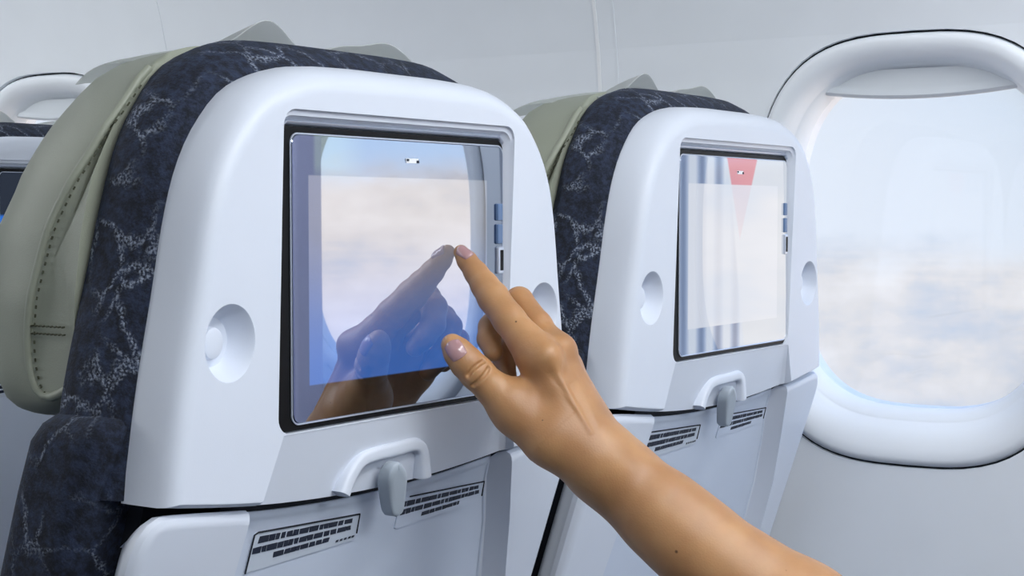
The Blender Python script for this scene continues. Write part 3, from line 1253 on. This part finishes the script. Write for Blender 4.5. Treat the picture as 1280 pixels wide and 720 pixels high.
def surface_nets(F):
    neg = F < 0
    nx, ny, nz = F.shape
    cnt = np.zeros((nx - 1, ny - 1, nz - 1), np.int8)
    for i in (0, 1):
        for j in (0, 1):
            for k in (0, 1):
                cnt += neg[i:nx - 1 + i, j:ny - 1 + j, k:nz - 1 + k]
    act = (cnt > 0) & (cnt < 8)
    ijk = np.argwhere(act)
    idx = np.full(act.shape, -1, np.int64)
    idx[act] = np.arange(len(ijk))
    corners = np.array([(i, j, k) for i in (0, 1) for j in (0, 1) for k in (0, 1)])
    val = np.stack([F[ijk[:, 0] + c[0], ijk[:, 1] + c[1], ijk[:, 2] + c[2]] for c in corners], 1)
    acc = np.zeros((len(ijk), 3))
    num = np.zeros(len(ijk))
    for a in range(8):
        for b in range(a + 1, 8):
            if np.abs(corners[a] - corners[b]).sum() != 1:
                continue
            x = (val[:, a] < 0) != (val[:, b] < 0)
            t = val[:, a] / np.where(x, val[:, a] - val[:, b], 1)
            p = corners[a] + (corners[b] - corners[a]) * t[:, None]
            acc += np.where(x[:, None], p, 0)
            num += x
    V = ijk + acc / num[:, None]
    quads = []
    for ax in range(3):
        o = [1 if k == ax else 0 for k in range(3)]
        A = neg[:nx - o[0], :ny - o[1], :nz - o[2]]
        B = neg[o[0]:, o[1]:, o[2]:]
        E = np.argwhere(A != B)
        b, c = [(1, 2), (2, 0), (0, 1)][ax]
        E = E[(E[:, b] > 0) & (E[:, c] > 0) & (E[:, b] < F.shape[b] - 1) & (E[:, c] < F.shape[c] - 1)]
        fl = neg[E[:, 0], E[:, 1], E[:, 2]]
        db = np.eye(3, dtype=int)[b]
        dc = np.eye(3, dtype=int)[c]
        q = [E - db - dc, E - dc, E, E - db]
        Q = np.stack([idx[x[:, 0], x[:, 1], x[:, 2]] for x in q], 1)
        Q[~fl] = Q[~fl][:, ::-1]
        quads.append(Q)
    return V, np.concatenate(quads)


V, Q = surface_nets(F)
V = V * HS + lo
Vw = V @ BAS.T                         # around ORG
me = bpy.data.meshes.new('person')
me.from_pydata(Vw.tolist(), [], Q.tolist())
me.update()


def rel(px, py):
    return tuple((BAS @ on_skin(px, py)).tolist())


moles = [(rel(845, 690), 0.0013), (rel(983, 712), 0.0008), (rel(826, 651), 0.0007), (rel(738, 561), 0.0006), (rel(678, 525), 0.0007), (rel(645, 402), 0.0007)]
person = link('person', me, skin(moles), None, 0, Vector(ORG.tolist()), weighted=False)
person['label'] = 'bare right arm and hand reaching in, index finger touching the screen'
person['category'] = 'person'


def make_nail(px, py, along, across, L, Wd, lift=0.0004):
    """curved nail plate: a grid laid on the skin around the photo point; along / across are photo directions"""
    c = on_skin(px, py)
    e = 0.0006
    def grad(p):
        q = np.array([p + np.eye(3)[k] * e for k in range(3)] + [p - np.eye(3)[k] * e for k in range(3)])
        s = sdf_full(q)
        g = s[:3] - s[3:]
        return g / np.linalg.norm(g)
    n = grad(c)
    a = (np.array(RT) * along[0] - np.array(UP) * along[1]) @ BAS
    a = a - n * a.dot(n)
    a /= np.linalg.norm(a)
    b = np.cross(n, a)
    if b.dot((np.array(RT) * across[0] - np.array(UP) * across[1]) @ BAS) < 0:
        b = -b
    bm = bmesh.new()
    NU, NV = 17, 15
    top, bot = [], []
    for i in range(NU):
        rt, rb = [], []
        for j in range(NV):
            u, v = -1 + 2 * i / (NU - 1), -1 + 2 * j / (NV - 1)
            # superellipse outline: square tip, rounded root
            uu = u * math.sqrt(max(0, 1 - 0.32 * v * v)) if u < 0 else u * (1 - 0.22 * v * v)
            vv = v * (1 - 0.10 * u * u)
            p0 = c + a * uu * L / 2 + b * vv * Wd / 2 + n * 0.004
            p = p0
            for _ in range(25):
                s = float(sdf_full(p[None])[0])
                if s < 3e-5:
                    break
                p = p - n * s * 0.9
            edge = max(abs(u), abs(v)) ** 6
            g = n
            rt.append(bm.verts.new((BAS @ (p + g * (lift + 0.0005 * (1 - edge)))).tolist()))
            rb.append(bm.verts.new((BAS @ (p - g * 0.0006)).tolist()))
        top.append(rt)
        bot.append(rb)
    for i in range(NU - 1):
        for j in range(NV - 1):
            bm.faces.new((top[i][j], top[i + 1][j], top[i + 1][j + 1], top[i][j + 1]))
            bm.faces.new((bot[i][j], bot[i][j + 1], bot[i + 1][j + 1], bot[i + 1][j]))
    rim = [(i, 0) for i in range(NU)] + [(NU - 1, j) for j in range(1, NV)] + [(i, NV - 1) for i in range(NU - 2, -1, -1)] + [(0, j) for j in range(NV - 2, 0, -1)]
    for k in range(len(rim)):
        i, j = rim[k]
        i2, j2 = rim[(k + 1) % len(rim)]
        bm.faces.new((top[i][j], top[i2][j2], bot[i2][j2], bot[i][j]))
    o = link('fingernail', to_mesh(bm), M['nail'], person, 60, weighted=False)
    o['label'] = 'mauve painted nail'
    return o


make_nail(568.8, 437.0, (-0.55, -0.83), (0.83, -0.55), 0.0135, 0.0120)
make_nail(580.5, 314.5, (-0.62, -0.78), (0.78, -0.62), 0.0120, 0.0085)

# ------------------------------------------------------------------ sky outside
wd = bpy.data.worlds.new('sky')
S.world = wd
wd.use_nodes = True
t = NT.__new__(NT)
t.m = None
t.t = wd.node_tree
t.t.nodes.clear()
out = t.n('ShaderNodeOutputWorld')
tc = t.n('ShaderNodeTexCoord').outputs['Generated']
sp = t.n('ShaderNodeSeparateXYZ')
t.l(tc, sp.inputs[0])
el = sp.outputs[2]
az = t.math('DIVIDE', sp.outputs[1], t.math('MAXIMUM', t.math('ABSOLUTE', sp.outputs[0]), 0.05))   # forward / sideways
sky_b = t.ramp(t.smooth(el, -0.02, 0.30), [(0.0, lin((222, 234, 243))), (0.28, lin((170, 206, 236))), (0.45, lin((120, 176, 226))), (1.0, lin((84, 144, 210)))])
glow = t.smooth(az, 0.05, 0.45)
sky = t.mix(t.math('MULTIPLY', glow, 0.80), sky_b, lin((236, 243, 250)))
# cloud deck below: noise in a plane under the aircraft
dn = t.math('MAXIMUM', t.math('MULTIPLY', el, -1.0), 0.012)
cx = t.math('DIVIDE', sp.outputs[0], dn)
cy = t.math('DIVIDE', sp.outputs[1], dn)
cb = t.n('ShaderNodeCombineXYZ')
t.l(cx, cb.inputs[0])
t.l(cy, cb.inputs[1])
n1 = t.n('ShaderNodeTexNoise')
n1.inputs['Scale'].default_value = 0.30
n1.inputs['Detail'].default_value = 7
n1.inputs['Roughness'].default_value = 0.55
t.l(cb.outputs[0], n1.inputs[0])
mp = t.n('ShaderNodeMapping')
mp.inputs['Scale'].default_value = (1.0, 1.0, 1.9)
t.l(tc, mp.inputs[0])
n2 = t.n('ShaderNodeTexNoise')
n2.inputs['Scale'].default_value = 13
n2.inputs['Detail'].default_value = 7
n2.inputs['Roughness'].default_value = 0.58
t.l(mp.outputs[0], n2.inputs[0])
cl = t.math('ADD', t.math('MULTIPLY', n1.outputs[0], 0.15), t.math('MULTIPLY', n2.outputs[0], 0.85))
ccol = t.ramp(cl, [(0.30, lin((168, 188, 212))), (0.41, lin((208, 210, 214))), (0.49, lin((232, 226, 218))), (0.64, lin((252, 248, 242)))])
ccol = t.mix(t.math('MULTIPLY', glow, 0.15), ccol, lin((240, 243, 248)))
ccol = t.mix(t.math('MULTIPLY', t.math('SUBTRACT', 1.0, t.smooth(az, -0.25, 0.12)), 0.6), ccol, lin((255, 226, 192)), 'MULTIPLY')
ef = t.math('ADD', el, t.math('MULTIPLY', t.math('SUBTRACT', n2.outputs[0], 0.5), 0.05))
rear = t.math('SUBTRACT', 1.0, t.smooth(az, -0.25, 0.12))
ef = t.math('SUBTRACT', ef, t.math('MULTIPLY', rear, 0.054))
low = t.math('SUBTRACT', 1.0, t.smooth(ef, -0.040, -0.014))
col = t.mix(low, sky, ccol)
bg = t.n('ShaderNodeBackground')
t.l(col, bg.inputs[0])
t.l(t.math('ADD', 1.0, t.math('MULTIPLY', rear, 1.55)), bg.inputs[1])
t.l(bg.outputs[0], out.inputs[0])


# ------------------------------------------------------------------ added fill lights
def area(name, loc, tgt, sx, sy, power, col):
    L = bpy.data.lights.new(name, 'AREA')
    L.shape = 'RECTANGLE'
    L.size, L.size_y = sx, sy
    L.energy = power
    L.color = col
    o = bpy.data.objects.new(name, L)
    COL.objects.link(o)
    o.location = loc
    d = Vector(tgt) - Vector(loc)
    o.rotation_euler = d.to_track_quat('-Z', 'Y').to_euler()
    return o


area('aisle_fill', (-0.35, 0.6, 2.06), (-0.35, 0.6, 0), 0.5, 4.5, 4, (1.0, 0.99, 0.94))  # added weak fill over the aisle, no known source
area('rear_fill', (0.75, -1.1, 1.98), (1.35, 0.6, 0.9), 0.9, 0.6, 15, (0.91, 0.96, 1.0))  # added unseen fill for the seat backs and lower wall
area('forward_fill', (0.60, 2.1, 2.02), (1.62, 1.9, 1.15), 0.30, 2.8, 27, (0.94, 0.97, 1.0))  # added unseen fill, placed to light the side wall but not seat sides
area('window_row_fill', (1.20, 0.0, 1.79), (1.45, 0.0, 0.9), 0.10, 2.4, 17, (0.95, 0.97, 1.0))  # added unseen fill that brightens wall, window surround and window seat

vs = S.view_settings
S.display_settings.display_device = 'sRGB'
vs.view_transform = 'Standard'
vs.look = 'None'
vs.gamma = 1
vs.exposure = 0.0
vs.use_curve_mapping = False
S.cycles.use_denoising = True
S.cycles.max_bounces = 12
S.cycles.diffuse_bounces = 6
